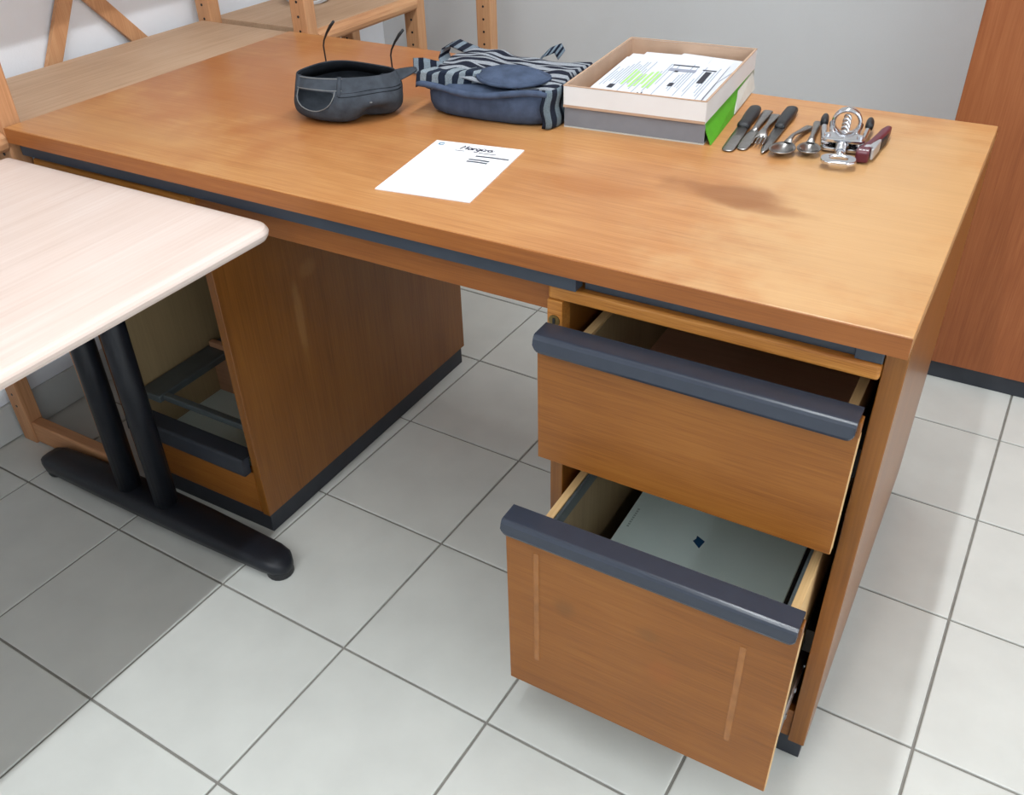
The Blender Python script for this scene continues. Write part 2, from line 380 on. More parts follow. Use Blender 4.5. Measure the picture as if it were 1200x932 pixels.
for z in (ZS, 1.285, 1.66):
    shelf(.041, .784, z); shelf(.821, 1.219, z)
shelf(-1.514, .004, 1.285); shelf(-1.514, .004, .781)
# diagonal braces behind the long bay, flat pine laths crossing on the wall side
def lath(a, b):
    a, b = Vector(a), Vector(b); d = (b-a).normalized(); n = Vector((0, -d.z, d.y)).normalized()*.017
    bm = bmesh.new(); v = []
    for x in (-1.822, -1.812):
        for p in (a-n, a+n, b+n, b-n): v.append(bm.verts.new((x, p.y, p.z)))
    for f in ((0,1,2,3),(7,6,5,4),(0,4,5,1),(1,5,6,2),(2,6,7,3),(3,7,4,0)): bm.faces.new([v[i] for i in f])
    obj('brace', wl(bm, sh), PINE, sh)
lath((0, .315, .66), (0, .72, 1.35)); lath((0, .70, .66), (0, .30, 1.10))
# spare side frame against the back wall
sf = thing('pine_ladder_frame', 'loose pine ladder frame with drilled uprights standing beyond the desk', 'frame', (-1.54, 1.32, 0))
frame(sf, -1.80, -1.28, 1.305, 1.34, 1.75)
# wire coil on the far shelf
wc = []
bm = bmesh.new()
cx, cy = -1.69, 1.06
for k in range(5):
    r = .052+.004*math.sin(k*2.1); ph = k*.7
    tube([(cx+.008*math.sin(k*1.7)+r*math.cos(a)*1.0, cy+.008*math.cos(k*2.3)+r*math.sin(a)*1.0, ZS+.004+.006*k+.003*math.sin(2*a+ph)) for a in [2*PI*i/36 for i in range(36)]], .0028, 6, bm, closed=True)
bmesh.ops.translate(bm, verts=bm.verts, vec=(-cx, -cy, -ZS))
o = obj('wire_coil', bm, plain('pale_cable', srgb(196, 198, 202), .35, .3), None, smooth=True); o.location = (cx, cy, ZS)
tag(o, 'coil of pale wire lying on the far pine shelf', 'wire')
# ------------------------------------------------------------------ desk
W, D, H = 1.446, .7155, .7916
dk = thing('office_desk', 'worn honey-coloured wooden office desk with two pedestals and pulled-out drawers', 'desk')
obj('desktop', bx(-W, 0, .002, D, .766, H), TOP, dk, .0015)
obj('edge_band', bx(-W, 0, 0, .002, .766, H-.0006), EDGE, dk, .0006)
obj('edge_strip', bx(-W+.006, -.385, .014, .034, .741, .766), STRIP, dk, .001)
obj('edge_strip', bx(-.385, -.055, .040, .06, .7332, .766), STRIP, dk, .001)
obj('edge_strip', bx(-.055, -.025, .034, .06, .7332, .766), STRIP, dk, .001)
obj('top_runner', bx(-W+.02, -.025, .061, .10, .7332, .766), EDGE, dk)
obj('apron', bx(-1.068, -.432, .042, .060, .69, .7408), EDGE, dk, .001)
obj('modesty_panel', bx(-1.068, -.432, .66, .678, .46, .766), SIDE, dk, .001)
# left pedestal (open, with a low pull-out tray)
lx0, lx1, py0, py1 = -1.444, -1.068, .042, .772
obj('pedestal_side', bx(lx1-.018, lx1, py0, py1, .045, .728), SIDE, dk, .001, seg=1)
obj('pedestal_side', bx(lx0, lx0+.018, py0, py1, .045, .728), SIDE, dk, .001, seg=1)
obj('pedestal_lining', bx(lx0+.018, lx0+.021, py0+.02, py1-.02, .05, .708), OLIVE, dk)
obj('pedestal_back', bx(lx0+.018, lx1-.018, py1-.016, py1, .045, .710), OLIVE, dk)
obj('pedestal_top', bx(lx0, lx1, py0-.012, py1, .710, .729), RAILW, dk, .004, seg=3)
obj('pedestal_floor', bx(lx0+.018, lx1-.018, py0+.02, py1-.016, .047, .062), OLIVE, dk)
obj('plinth', bx(lx0+.008, lx1-.003, py0+.004, py1-.01, 0, .0448), PLINTH, dk, .001)
tr = obj('pull_out_tray', bx(lx0+.02, lx1-.02, py0+.001, py0+.017, .048, .150), FRONT, dk, .001)
obj('tray_floor', bx(lx0+.024, lx1-.024, py0+.017, .40, .100, .106), PALE, tr)
obj('tray_side', bx(lx0+.024, lx0+.034, py0+.017, .40, .106, .205), OLIVE, tr)
obj('tray_side', bx(lx1-.034, lx1-.024, py0+.017, .40, .106, .205), OLIVE, tr)
obj('tray_back', bx(lx0+.034, lx1-.034, .27, .282, .106, .235), LINB, tr)
def handle(x0, x1, yf, yb, z0, z1, mat=DKGREY, r=.012, name='handle', parent=None):
    """moulded bar pull: flat top, sloping front, rounded lower corners at both ends"""
    secs = []
    for x in [x0+.0005]+[x0+r*(1-math.cos(a*PI/12)) for a in range(1, 7)]:
        t = min(1, (x-x0)/r); lift = (1-math.sqrt(max(0, 1-(1-t)**2)))*r
        secs.append((x, lift))
    secs = secs+[(x0+x1-x, l) for x, l in secs[::-1]]
    rings = []
    d = yb-yf
    for x, l in secs:
        zb = z0+l
        prof = [(yb, z1), (yf+.008, z1), (yf+.0055, z1-.0007), (yf+.0038, z1-.0025), (yf+.002, z1-.006), (yf, max(zb+.004, z0+.006)), (yf+.0015, max(zb+.001, z0+.002)), (yf+.005, zb), (yb-.002 if d < .03 else yf+.019, zb), (yb-.002 if d < .03 else yf+.019, z1-.006), (yb, z1-.006)]
        rings.append([(x, y, z) for y, z in prof])
    return obj(name, loft(rings), mat, parent, smooth=False)
handle(lx0+.024, lx1-.026, py0-.016, py0+.024, .147, .188, PLINTH, .004, 'handle', tr)
obj('hanging_rail', bx(lx0+.026, lx0+.085, .075, .60, .205, .222), GREYM, tr, .003)
obj('hanging_rail', bx(lx0+.085, lx1-.03, .085, .100, .206, .221), GREYM, tr, .003)
# right pedestal
obj('pedestal_side', bx(-.024, 0, .038, .772, .05, .7655), SIDE, dk, .001, seg=1)
obj('pedestal_side', bx(-.432, -.412, .038, .772, .05, .7133), SIDE, dk, .001, seg=1)
obj('pedestal_top', bx(-.432, -.0245, .030, .772, .7135, .733), RAILW, dk, .004, seg=3)
obj('pedestal_back', bx(-.412, -.024, .756, .772, .05, .7133), OLIVE, dk)
obj('pedestal_floor', bx(-.412, -.024, .058, .756, .052, .066), SIDE, dk)
obj('bottom_rail', bx(-.412, -.0245, .044, .058, .052, .112), FRONT, dk, .001)
obj('plinth', bx(-.428, -.004, .052, .765, 0, .0498), PLINTH, dk, .001)
lk = obj('corner_block', bx(-.4322, -.4105, .0285, .052, .66, .713), RAILW, dk, .001)
bm = tube([(-.4215, .0288, .684), (-.4215, .027, .684)], .008, 16)
obj('lock', bm, plain('dull_brass', srgb(120, 100, 60), .45, .7), lk)
bm = bmesh.new()
quadbox(bm, -.4232, -.4198, .0258, .0271, .680, .688); obj('keyhole', bm, BLKP, lk)
for xs in (-.4119, -.0372):     # runners fixed to the carcass
    for z in (.575, .25):
        obj('drawer_runner', bx(xs, xs+.013, .06, .72, z-.022, z+.022), SLIDE, dk)
def drawer(yf, z0, ztop, bz, bt, blen, floor_mat, lining, steel_rail):
    """front with moulded bar handle and an open box behind it"""
    f = obj('drawer', bx(-.425, -.0265, yf, yf+.016, z0, ztop-.008), FRONT, dk, .0008)
    obj('edge_banding', bx(-.0266, -.0259, yf+.0008, yf+.0155, z0+.001, ztop-.03), RAW, f)
    handle(-.423, -.029, yf-.018, yf+.020, ztop-.026, ztop, DKGREY, .012, 'handle', f)
    y0, y1 = yf+.0165, yf+.0165+blen
    obj('box_side', bx(-.397, -.385, y0, y1, bz, bt), RAW, f, .001)
    obj('box_side', bx(-.053, -.041, y0, y1, bz, bt), RAW, f, .001)
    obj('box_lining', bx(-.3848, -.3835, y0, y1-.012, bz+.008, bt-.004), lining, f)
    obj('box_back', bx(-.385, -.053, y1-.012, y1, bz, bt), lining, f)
    fl = obj('box_floor', bx(-.385, -.053, y0, y1-.012, bz+.002, bz+.008), floor_mat, f)
    for x in (-.4085, -.0407): obj('slide', bx(x, x+.0105, y0+.004, y0+.30, bz+.03, bz+.065), STEEL, f, .002)
    bm = bmesh.new()
    for k in range(4): tube([(-.0302, y0+.02+.05*k, bz+.048), (-.0285, y0+.02+.05*k, bz+.048)], .004, 8, bm)
    obj('rivet', bm, STEEL, f)['kind'] = 'stuff'
    if steel_rail:
        for x in (-.3825, -.0565): obj('file_rail', bx(x, x+.004, y0+.004, y1-.014, bt-.02, bt+.002), GREYM, f)
        obj('front_lip', bx(-.385, -.053, y0, y0+.006, bt-.02, bt+.004), BLKP, f)
    return f
drawer(-.012, .486, .692, .500, .655, .56, LINB, OLIVE, False)
fd = drawer(-.105, .115, .4565, .126, .412, .56, OLIVE, OLIVE, True)
for q, z0, z1, x in ((0, .182, .402, -.378), (1, .190, .380, -.088)):
    bm = bmesh.new(); y = -.1053
    n = 6
    for k in range(1):
        quadbox(bm, x-.004, x+.004, y-.0002, y+.0003, z0, z1)
    obj('tape_strip', bm, TAPE, fd)
# pale flat case lying in the lower drawer
cs = thing('flat_case', 'pale grey-green flat case with a small blue mark lying in the lower drawer', 'case', (-.2165, .17, .1345))
obj('case_body', bx(-.1405, .1405, -.19, .19, 0, .128), plain('case_black', srgb(30, 34, 38), .5), cs, .003)
obj('case_lid', bx(-.1385, .1365, -.187, .187, .1282, .1335), PALE, cs, .002)
bm = prism([(-.0233, -.0161), (-.0205, -.0098), (-.0214, -.0021), (-.0062, -.0090), (-.0092, -.0276)], .1335, .1338); obj('blue_mark', bm, BLUEM, cs)
bm = bmesh.new()
for k in range(9): quadbox(bm, -.1285, -.1248, -.035+k*.0055, -.0316+k*.0055, .1335, .1338)
obj('faint_lettering', bm, plain('faint_print', srgb(160, 182, 178), .6), cs)['kind'] = 'stuff'
# ------------------------------------------------------------------ birch table on a black T-leg
tb = thing('side_table', 'pale birch laminate table with rounded edges on black steel legs', 'table', (-1.14, -.75, 0))
tx0, tx1, ty0, ty1, tz0, tz1 = -1.452, -.852, -1.5, -.003, .722, .745
rings = []
for ins, z in ((.010, tz0), (.004, tz0+.003), (.001, tz0+.008), (0, tz0+.013), (.001, tz1-.007), (.0035, tz1-.003), (.008, tz1-.0006), (.012, tz1)):
    rings.append([(x, y, z) for x, y in rrect(tx0+ins, tx1-ins, ty0+ins, ty1-ins, .03-ins*.5, 8, .008-ins*.4)])
obj('tabletop', wl(loft(rings), tb), BIRCH, tb, smooth=False)
def tleg(yc):
    rs = []
    for x, hw, zt in ((-1.655, .012, .040), (-1.645, .026, .047), (-1.625, .033, .050), (-1.45, .037, .058), (-1.32, .038, .060), (-1.18, .037, .056), (-1.0, .033, .047), (-.975, .029, .043), (-.962, .018, .036), (-.957, .008, .030)):
        r = []
        for k in range(12):
            a = 2*PI*k/12; c, s = math.cos(a), math.sin(a)
            r.append((x, yc+hw*(abs(c)**.5)*math.copysign(1, c), .014+(zt-.014)*(.5+.5*(abs(s)**.5)*math.copysign(1, s))))
        rs.append(r)
    f = obj('foot', wl(loft(rs), tb), BLACK, tb, smooth=True)
    for x in (-1.627, -.983): obj('foot_pad', wl(disc(x, yc, 0, .0165, .026, 20), tb), BLKP, f, .003)
    for x, xt in ((-1.384, -1.376), (-1.276, -1.268)):
        obj('leg', wl(tube([(x, yc, .045), (xt, yc, .70)], .0235, 18), tb), BLACK, tb, smooth=True)
    obj('bracket', wl(bx(-1.42, -.90, yc-.03, yc+.03, .697, .7218), tb), BLACK, tb, .003)
tleg(-.033); tleg(-1.35)
obj('beam', wl(bx(-1.34, -1.30, -1.32, -.063, .675, .7218), tb), BLACK, tb, .002)
# ------------------------------------------------------------------ things on the desk
Z0 = H+.0002
# paper pad
ang = math.atan2(.0235, .14); pp = thing('paper_sheet', 'white sheet of paper with handwriting and ruled strokes on the desk', 'paper', (-.668, .182, Z0), ang*.9)
obj('sheet', prism([(-.0725, .099), (-.0725, -.1045), (.0725, -.107), (.073, .099)][::1], 0, .0016), PAPER, pp)
def strokes(name, polys, wdt, mat, parent, z=.0016):
    bm = bmesh.new()
    for pl in polys:
        P = [Vector((x, y, 0)) for x, y in pl]; L_, R_ = [], []
        for i, p in enumerate(P):
            t = (P[min(i+1, len(P)-1)]-P[max(i-1, 0)]).normalized(); n = Vector((-t.y, t.x, 0))*wdt/2
            L_.append(p+n); R_.append(p-n)
        vt = [[bm.verts.new((q.x, q.y, zz)) for q in (L_[i], R_[i])] for zz in (z+.0003,) for i in range(len(P))]
        vb = [[bm.verts.new((q.x, q.y, z-.0001)) for q in (L_[i], R_[i])] for i in range(len(P))]
        for i in range(len(P)-1):
            bm.faces.new((vt[i][0], vt[i+1][0], vt[i+1][1], vt[i][1]))
            bm.faces.new((vb[i][0], vb[i][1], vb[i+1][1], vb[i+1][0]))
            bm.faces.new((vt[i][0], vb[i][0], vb[i+1][0], vt[i+1][0])); bm.faces.new((vt[i][1], vt[i+1][1], vb[i+1][1], vb[i][1]))
        bm.faces.new((vt[0][0], vt[0][1], vb[0][1], vb[0][0])); bm.faces.new((vt[-1][0], vb[-1][0], vb[-1][1], vt[-1][1]))
    return obj(name, bm, mat, parent)
def arc(cx, cy, rx, ry, a0, a1, n=8): return [(cx+rx*math.cos(math.radians(a0+(a1-a0)*k/n)), cy+ry*math.sin(math.radians(a0+(a1-a0)*k/n))) for k in range(n+1)]
# hand-lettered "Margiza:" (unit letters, baseline 0, x-height .55)
LET = [(.9, [[(0, 0), (.15, 1), (.4, .35), (.68, 1), (.78, 0)]]),
       (.62, [arc(.27, .28, .25, .27, 20, 380), [(.5, .55), (.52, .1), (.6, 0)]]),
       (.48, [[(.05, .55), (.08, 0)], [(.08, .3), (.2, .5), (.4, .54)]]),
       (.62, [arc(.27, .28, .25, .27, 20, 380), [(.5, .55), (.5, -.25)]+arc(.28, -.25, .22, .2, 0, -160, 6)]),
       (.28, [[(.1, .52), (.12, 0)], [(.12, .78), (.13, .72)]]),
       (.6, [[(.02, .52), (.48, .52), (.04, .02), (.52, .02)]]),
       (.66, [arc(.27, .28, .25, .27, 20, 380), [(.5, .55), (.52, .1), (.6, 0)]]),
       (.2, [[(.06, .12), (.07, .05)], [(.06, .5), (.07, .43)]])]
pl = []; xx = 0; sc = .0105
for adv, ps in LET:
    for q in ps: pl.append([(-.022+(xx+x*1.1+y*.18)*sc, .074+y*sc*1.35) for x, y in q])
    xx += adv*1.2
strokes('handwriting', pl, .0025, INK, pp)
for q in ([(-.027, .067), (-.012, .0668)], [(.012, .066), (.040, .0658)]): strokes('underline', [q], .0018, INKG, pp)
for q in ([(.013, .053), (.040, .0535), (.066, .0525)], [(.008, .038), (.025, .0385), (.041, .037)], [(.008, .030), (.024, .0305), (.041, .029)]): strokes('pen_stroke', [q], .0042, INKG, pp)
strokes('corner_mark', [arc(-.058, .086, .0044, .0038, 30, 330, 12)], .0024, INKB, pp)
# two stacked flat boxes
rb = math.radians(4.2); bcx, bcy = -.5045, .580
def boxloc(h): return (bcx, bcy, Z0+h)
hw, hd = .1145, .156
lb = thing('document_box', 'flat grey document box with a green printed side under the open tray', 'box', boxloc(0), rb)
obj('base', bx(-hw, hw, -hd, hd, 0, .0025), CARDP, lb)
obj('front_wall', bx(-hw, hw, -hd, -hd+.002, .001, .031), CARDG, lb, .0008)
obj('back_wall', bx(-hw, hw, hd-.002, hd, .001, .031), CARDP, lb)
obj('left_wall', bx(-hw, -hw+.002, -hd+.002, hd-.002, .001, .031), CARDG, lb)
bm = bmesh.new(); v = [bm.verts.new(c) for c in ((hw+.010, -hd+.004, .0), (hw+.004, hd-.004, .0), (hw-.004, hd-.002, .031), (hw-.004, -hd+.004, .031))]; bm.faces.new(v)
sd = obj('side_flap', bm, GREENP, lb, solid=.0014)
bm = bmesh.new(); v = [bm.verts.new(c) for c in ((hw+.0085, -.005, .0025), (hw+.0055, hd-.006, .001), (hw-.0020, hd-.006, .030), (hw-.0012, .045, .026))]; bm.faces.new(v)
obj('pale_print', bm, CARDP, sd, solid=.0012)
obj('lid', bx(-hw, hw-.003, -hd+.001, hd-.001, .0312, .0325), CARDP, lb)
tbx = thing('cardboard_tray', 'open white cardboard lid with tan inside holding printed papers', 'box', boxloc(.0328), rb)
t_ = .003; hh = .033
for nm, a in (('tray_wall', (-hw, hw, -hd-.004, -hd-.004+t_)), ('tray_wall', (-hw, hw, hd-t_, hd)), ('tray_wall', (-hw, -hw+t_, -hd-.004+t_, hd-t_)), ('tray_wall', (hw-t_, hw, -hd-.004+t_, hd-t_))):
    wv = obj(nm, bx(*a, .0, hh), CARDW, tbx, .0008)
    x0, x1, y0, y1 = a
    obj('rim', bx(x0-.0003, x1+.0003, y0-.0003, y1+.0003, hh, hh+.0012), CARDT, wv)
i0 = t_+.0004
obj('lining', bx(-hw+t_, hw-t_, hd-t_-.0012, hd-t_, .002, hh-.0005), CARDT, tbx)
obj('lining', bx(-hw+t_, -hw+t_+.0012, -hd, hd-t_-.0014, .002, hh-.0005), CARDT, tbx)
obj('lining', bx(hw-t_-.0012, hw-t_, -hd, hd-t_-.0014, .002, hh-.0005), CARDT, tbx)
obj('tray_floor', bx(-hw+t_, hw-t_, -hd-.001, hd-t_, .0, .002), CARDT, tbx)
bm = bmesh.new()
quadbox(bm, -hw+.0, hw, -hd-.0044, -hd-.004, .0, .004)
obj('torn_edge', bm, CARDT, tbx)
zc = Z0+.0328
def sheet(name, w_, h_, dx, dy, z, rot, label, mat=PAGE, th=.0008):
    s = thing(name, label, 'paper', (bcx+dx*math.cos(rb)-dy*math.sin(rb), bcy+dx*math.sin(rb)+dy*math.cos(rb), zc+z), rb+rot, 'papers in the cardboard tray')
    obj('sheet', bx(-w_/2, w_/2, -h_/2, h_/2, 0, th), mat, s)
    return s
s1 = sheet('paper_stack', .196, .27, .002, -.008, .0021, .02, 'thick pile of papers filling the bottom of the tray', PAGE, .0120)
s2 = sheet('loose_sheet', .12, .17, .035, .060, .0146, -.14, 'blank sheet sticking out at the back of the tray papers')
s2b = sheet('loose_sheet', .12, .17, -.012, .052, .0156, .05, 'blank sheet tucked under the printed page in the tray')
s3 = sheet('printed_page', .182, .232, -.003, -.024, .0166, .03, 'printed page with dark blocks and green highlighting on top of tray papers')
bm = bmesh.new()
random.seed(3)
for k in range(36):
    x = -.084+k*.0047
    if random.random() < .85:
        y0 = random.uniform(-.10, -.02); y1 = random.uniform(.02, .105)
        quadbox(bm, x, x+.0018, y0, y1, .0008, .0011)
obj('text_line', bm, PRINT, s3)['kind'] = 'stuff'
bm = bmesh.new()
for k in range(7): quadbox(bm, -.052+k*.0075, -.048+k*.0075, -.045+.012*math.sin(k*2.), .032+.012*math.cos(k*1.3), .0011, .0013)
obj('green_highlight', bm, LGREEN, s3)['kind'] = 'stuff'
for a in ((-.067, -.058, -.068, -.048), (.022, .030, -.03, -.012), (-.012, -.010, -.092, -.078), (-.006, -.004, -.090, -.074), (.062, .072, .0, .066), (.012, .018, .05, .058), (.0, .045, .088, .093), (.055, .078, .072, .077)): obj('dark_print', bx(*a, .0013, .0016), PRINTD, s3)
obj('grey_print', bx(.0, .046, .055, .070, .0012, .0015), plain('printed_blue_grey', srgb(150, 156, 172), .7), s3)
# ---- cap
e1 = math.atan2(.497, .868)
cp = thing('baseball_cap', 'dark grey cloth cap lying upside down with its back strap towards the paper', 'cap', (-.962, .318, Z0), e1)
NT, NV = 72, 18
PROF = [(0, .95, .070), (.12, .97, .059), (.3, 1.0, .046), (.5, 1.03, .028), (.65, 1.0, .014), (.78, .86, .005), (.9, .55, .002), (1.0, .05, .0025)]
def pf(t):
    for a, b in zip(PROF, PROF[1:]):
        if t <= b[0]:
            s = (t-a[0])/(b[0]-a[0]); return a[1]+(b[1]-a[1])*s, a[2]+(b[2]-a[2])*s
    return PROF[-1][1:]
HOLE = math.radians(236)
def cap_pt(th, t, off=0.):
    r, z = pf(t); rimw = max(0, 1-t/.35)
    a = .089*(1-.04*rimw)*r*(1-off); b = (.068*(1-.52*rimw))*r*(1-off)
    x, y = a*math.cos(th), b*math.sin(th)
    wr = .0035*math.sin(3*th+4*t+1)*min(1, t*3)*(1-t)+.006*noise.noise(Vector((x*22, y*22, t*3)))*(1-t)*min(1, t*3)
    dent = math.exp(-((math.degrees(th)-308)/20)**2)*math.exp(-((t-.72)/.16)**2)*.022
    rr = 1-dent/ .08+wr/.08
    z = z+.002*math.sin(th)*rimw+.008*math.exp(-((math.degrees(th)-105)/38)**2)*rimw+dent*.55+.002*math.sin(5*th)*min(1, t*4)*(1-t)
    return (x*rr, y*rr, max(z, .0008 if off == 0 else .002))
bm = bmesh.new(); V = [[bm.verts.new(cap_pt(2*PI*i/NT, j/NV)) for j in range(NV+1)] for i in range(NT)]
for i in range(NT):
    for j in range(NV):
        th = 2*PI*(i+.5)/NT; t = (j+.5)/NV
        d = (th-HOLE)/math.radians(26)
        if t > .20 and abs(d) < 1 and t < .20+.36*math.sqrt(1-d*d): continue
        bm.faces.new((V[i][j], V[(i+1) % NT][j], V[(i+1) % NT][j+1], V[i][j+1]))
bm.faces.new([V[i][NV] for i in range(NT)])
obj('crown', bm, CAPM, cp, smooth=True, solid=.0022, sub=1)
bm = bmesh.new(); R1 = [[cap_pt(2*PI*i/NT, t, .045) for i in range(NT)] for t in (.02, .12, .22)]
VV = [[bm.verts.new(p) for p in r] for r in R1]
for a, b in zip(VV, VV[1:]):
    for i in range(NT): bm.faces.new((a[i], a[(i+1) % NT], b[(i+1) % NT], b[i]))
obj('sweatband', bm, CAPI, cp, smooth=True, solid=.001)
# strap with stitched edges across the rear opening
bm = bmesh.new()
for tt in (.015, .185): tube([tuple(Vector(cap_pt(HOLE+math.radians(d), tt))*1.0+Vector((-.0012*1, -.0018, 0))) for d in range(-34, 35, 4)], .0008, 6, bm)
obj('strap_stitching', bm, STITCH, cp, smooth=True)['kind'] = 'stuff'
bm = bmesh.new()
tube([tuple(Vector(cap_pt(HOLE+math.radians(26)*math.cos(a), .20+.36*math.sin(a)))+Vector((-.0008, -.0014, 0))) for a in [PI*k/16 for k in range(17)]], .0008, 6, bm)
obj('opening_trim', bm, STITCH, cp, smooth=True)
for d in (-30, 30):
    P0 = [Vector(cap_pt(HOLE+math.radians(d), t))*1.012 for t in (.0, .1, .2, .28)]
    obj('strap_tab', tube([tuple(p+Vector((0, -.001, 0))) for p in P0], .0035, 8, flat=.4), CAPM, cp, smooth=True)
# seam lines round the crown
bm = bmesh.new()
for tt in (.24, .30): tube([tuple(Vector(cap_pt(math.radians(d), tt))*1.008) for d in range(266, 356, 5)], .0009, 6, bm)
obj('band_seam', bm, CAPI, cp, smooth=True)['kind'] = 'stuff'
bm = bmesh.new(); tube([tuple(Vector(cap_pt(math.radians(300), t))*1.01) for t in (.42, .44)], .0022, 8, bm); obj('eyelet', bm, STITCH, cp)
# visor: curved plate on the side away from the opening
def visor(u, v):
    a = math.radians(-8+62*u); r0 = Vector(cap_pt(a % (2*PI), .08)); n = Vector((math.cos(math.radians(12)), math.sin(math.radians(12)), 0))
    ln = .040*math.sin(PI*(.12+.76*u))
    q = r0*.97+n*ln*v; q.z = .050+.008*v+.008*math.sin(PI*u)
    return q
obj('visor', grid(visor, 16, 8), CAPM, cp, smooth=True, solid=.0035)
# ---- spectacles standing on their front with both temples up
gs = thing('eyeglasses', 'thin dark eyeglasses with temples pointing up behind the grey cap', 'glasses', (-1.025, .425, Z0))
for s in (-1, 1):
    c = s*.034
    rim = [(c+.026*math.cos(a), .016*math.sin(a), .0035) for a in [2*PI*k/24 for k in range(24)]]
    obj('rim', tube(rim, .0014, 6, closed=True), BLKP, gs, smooth=True)
for s in (-1, 1):
    obj('lens', prism([(s*.034+.025*math.cos(2*PI*k/24), .015*math.sin(2*PI*k/24)) for k in range(24)], .0028, .0042), LENS, gs)
obj('bridge', tube([(-.008, .004, .0035), (0, .008, .0045), (.008, .004, .0035)], .0013, 6), BLKP, gs, smooth=True)
for s in (-1, 1): obj('hinge', tube([(s*.060, .003, .0035), (s*.072, .003, .004), (s*.0745, .003, .010)], .0015, 6), BLKP, gs, smooth=True)
for s in (-1, 1):
    x = s*.0745
    pts = [(x, .003, .008), (x+.001*1, .003, .045), (x, .003, .07), (x+.003, .003, .080), (x+.012, .003, .094), (x+.022, .003, .106), (x+.031, .003, .115)]
    obj('temple', tube(pts, [.0013, .0013, .0014, .0015, .0022, .0030, .0024], 8), BLKP, gs, smooth=True)
# ---- bag
bg = thing('cloth_bag', 'blue denim bag with navy and grey striped fabric lying flat on the desk', 'bag', (-.746, .472, Z0), math.radians(6)); bg.scale = (.93, 1, 1)
def bag_ring(z, ins, k=1.):
    out = []; n = 64
    hx, hy = .125-ins, .090-ins
    for i in range(n):
        a = 2*PI*i/n; c, s = math.cos(a), math.sin(a)
        x = hx*abs(c)**.35*math.copysign(1, c); y = hy*abs(s)**.4*math.copysign(1, s)
        y += (.010*(1-(x/hx)**2)*(-1 if s < 0 else 1)) - .004*x/hx
        wob = .0022*noise.noise(Vector((x*25, y*25, z*40)))
        out.append((x*(1+wob*6), y*(1+wob*6), z))
    return out
BH = .052
obj('body', loft([bag_ring(.0005, .012), bag_ring(.006, .004), bag_ring(.018, .0005), bag_ring(.03, 0), bag_ring(.042, .001), bag_ring(BH-.004, .004), bag_ring(BH, .010)]), DENIM, bg, smooth=True)
obj('rolled_rim', tube([(-.126+.248*t, -.096-.010*math.sin(PI*t)+.003*math.sin(9*t), BH-.004+.004*math.cos(7*t)+.004*t) for t in [k/30 for k in range(31)]], .0052, 10), DENIM, bg, smooth=True)
def top(u, v):
    x = -.128+.258*u; y = -.078+.178*v
    z = BH+.004+.005*math.sin(PI*v)+.0045*math.sin(7*v*PI+5*u)*.4+.003*noise.noise(Vector((u*6, v*9, 3)))*2-.012*max(0, v-.9)*10*.6
    z += .006*math.exp(-((u-.25)/.15)**2)
    if u < .02 or u > .98: z -= .008
    return Vector((x+.004*math.sin(v*9), y+.006*math.sin(u*7)*v+.018*(u-.5)*0, z))
obj('striped_top', grid(top, 44, 36), STRT, bg, smooth=True, solid=.003)
def fold(u, v):   # gathered striped cuff at the left front, curling over the rim
    x = -.128+.150*u+.012*v; y = -.099+.062*u**1.4+.034*max(0, v-.45)*1.8+.002*math.sin(20*u)
    z = BH-.006+.024*math.sin(PI/2*min(1, v/.5))+.002*math.sin(26*u)-.006*max(0, v-.6)
    return Vector((x, y, z))
obj('striped_fold', grid(fold, 40, 14), STRF, bg, smooth=True, solid=.003)
bm = bmesh.new()
def flap(u, v):
    a = PI+PI*u; r = v
    x = .038+.064*r*math.cos(a)*1.05; y = -.042+.055*r*math.sin(a)*1.0
    z = BH+.014+.012*(1-r*r)-.004*r*max(0, -math.sin(a))
    return Vector((x, y, z))
obj('pocket_flap', grid(flap, 26, 10), DENIM, bg, smooth=True, solid=.004)
obj('flap_hem', tube([tuple(flap(k/26, 1.0)) for k in range(27)], .003, 8), DENIM, bg, smooth=True)
def flap2(u, v):
    a = PI*u; x = .038+.067*v*math.cos(a); y = -.042+.026*v*math.sin(a)
    return Vector((x, y, BH+.014+.012*(1-v*v)))
obj('pocket_flap', grid(flap2, 20, 8), DENIM, bg, smooth=True, solid=.004)
def endp(u, v):   # striped gusset at the right end
    x = .112+.021*math.sin(PI/2*min(1, u*1.6)); y = -.0965+.055*max(0, u-.25)*1.33+.001
    return Vector((x+.002*math.sin(9*v), y-.003*math.sin(PI*v), .002+(BH+.008)*v))
obj('striped_gusset', grid(endp, 14, 12), STRE, bg, smooth=True, solid=.003)
def ribbon(pts, wv, name, mat=STRS):
    P = [Vector(p) for p in pts]; n = len(P)-1
    def f(u, v):
        i = min(int(u*n), n-1); s = u*n-i; q = P[i].lerp(P[i+1], s); return q+Vector(wv)*(v-.5)
    return obj(name, grid(f, 40, 4), mat, bg, smooth=True, solid=.0025)
def bl(p):   # desk coordinates -> bag coordinates
    v = Vector((p[0]+.746, p[1]-.472, p[2])); a = math.radians(-6); return ((v.x*math.cos(a)-v.y*math.sin(a))/.93, v.x*math.sin(a)+v.y*math.cos(a), v.z)
ribbon([bl(p) for p in ((-.850, .520, .040), (-.885, .535, .030), (-.915, .552, .018), (-.945, .556, .016), (-.975, .557, .018), (-1.0, .560, .014))], (-.012, .022, .022), 'strap')
ribbon([bl(p) for p in ((-.955, .610, .006), (-.972, .622, .022), (-.968, .630, .038), (-.948, .628, .046), (-.920, .612, .046), (-.875, .580, .050))], (.010, .026, .006), 'strap')
ribbon([(.02, .098, .05), (.035, .104, .064), (.055, .108, .072), (.062, .110, .060)], (.012, .006, .016), 'strap')
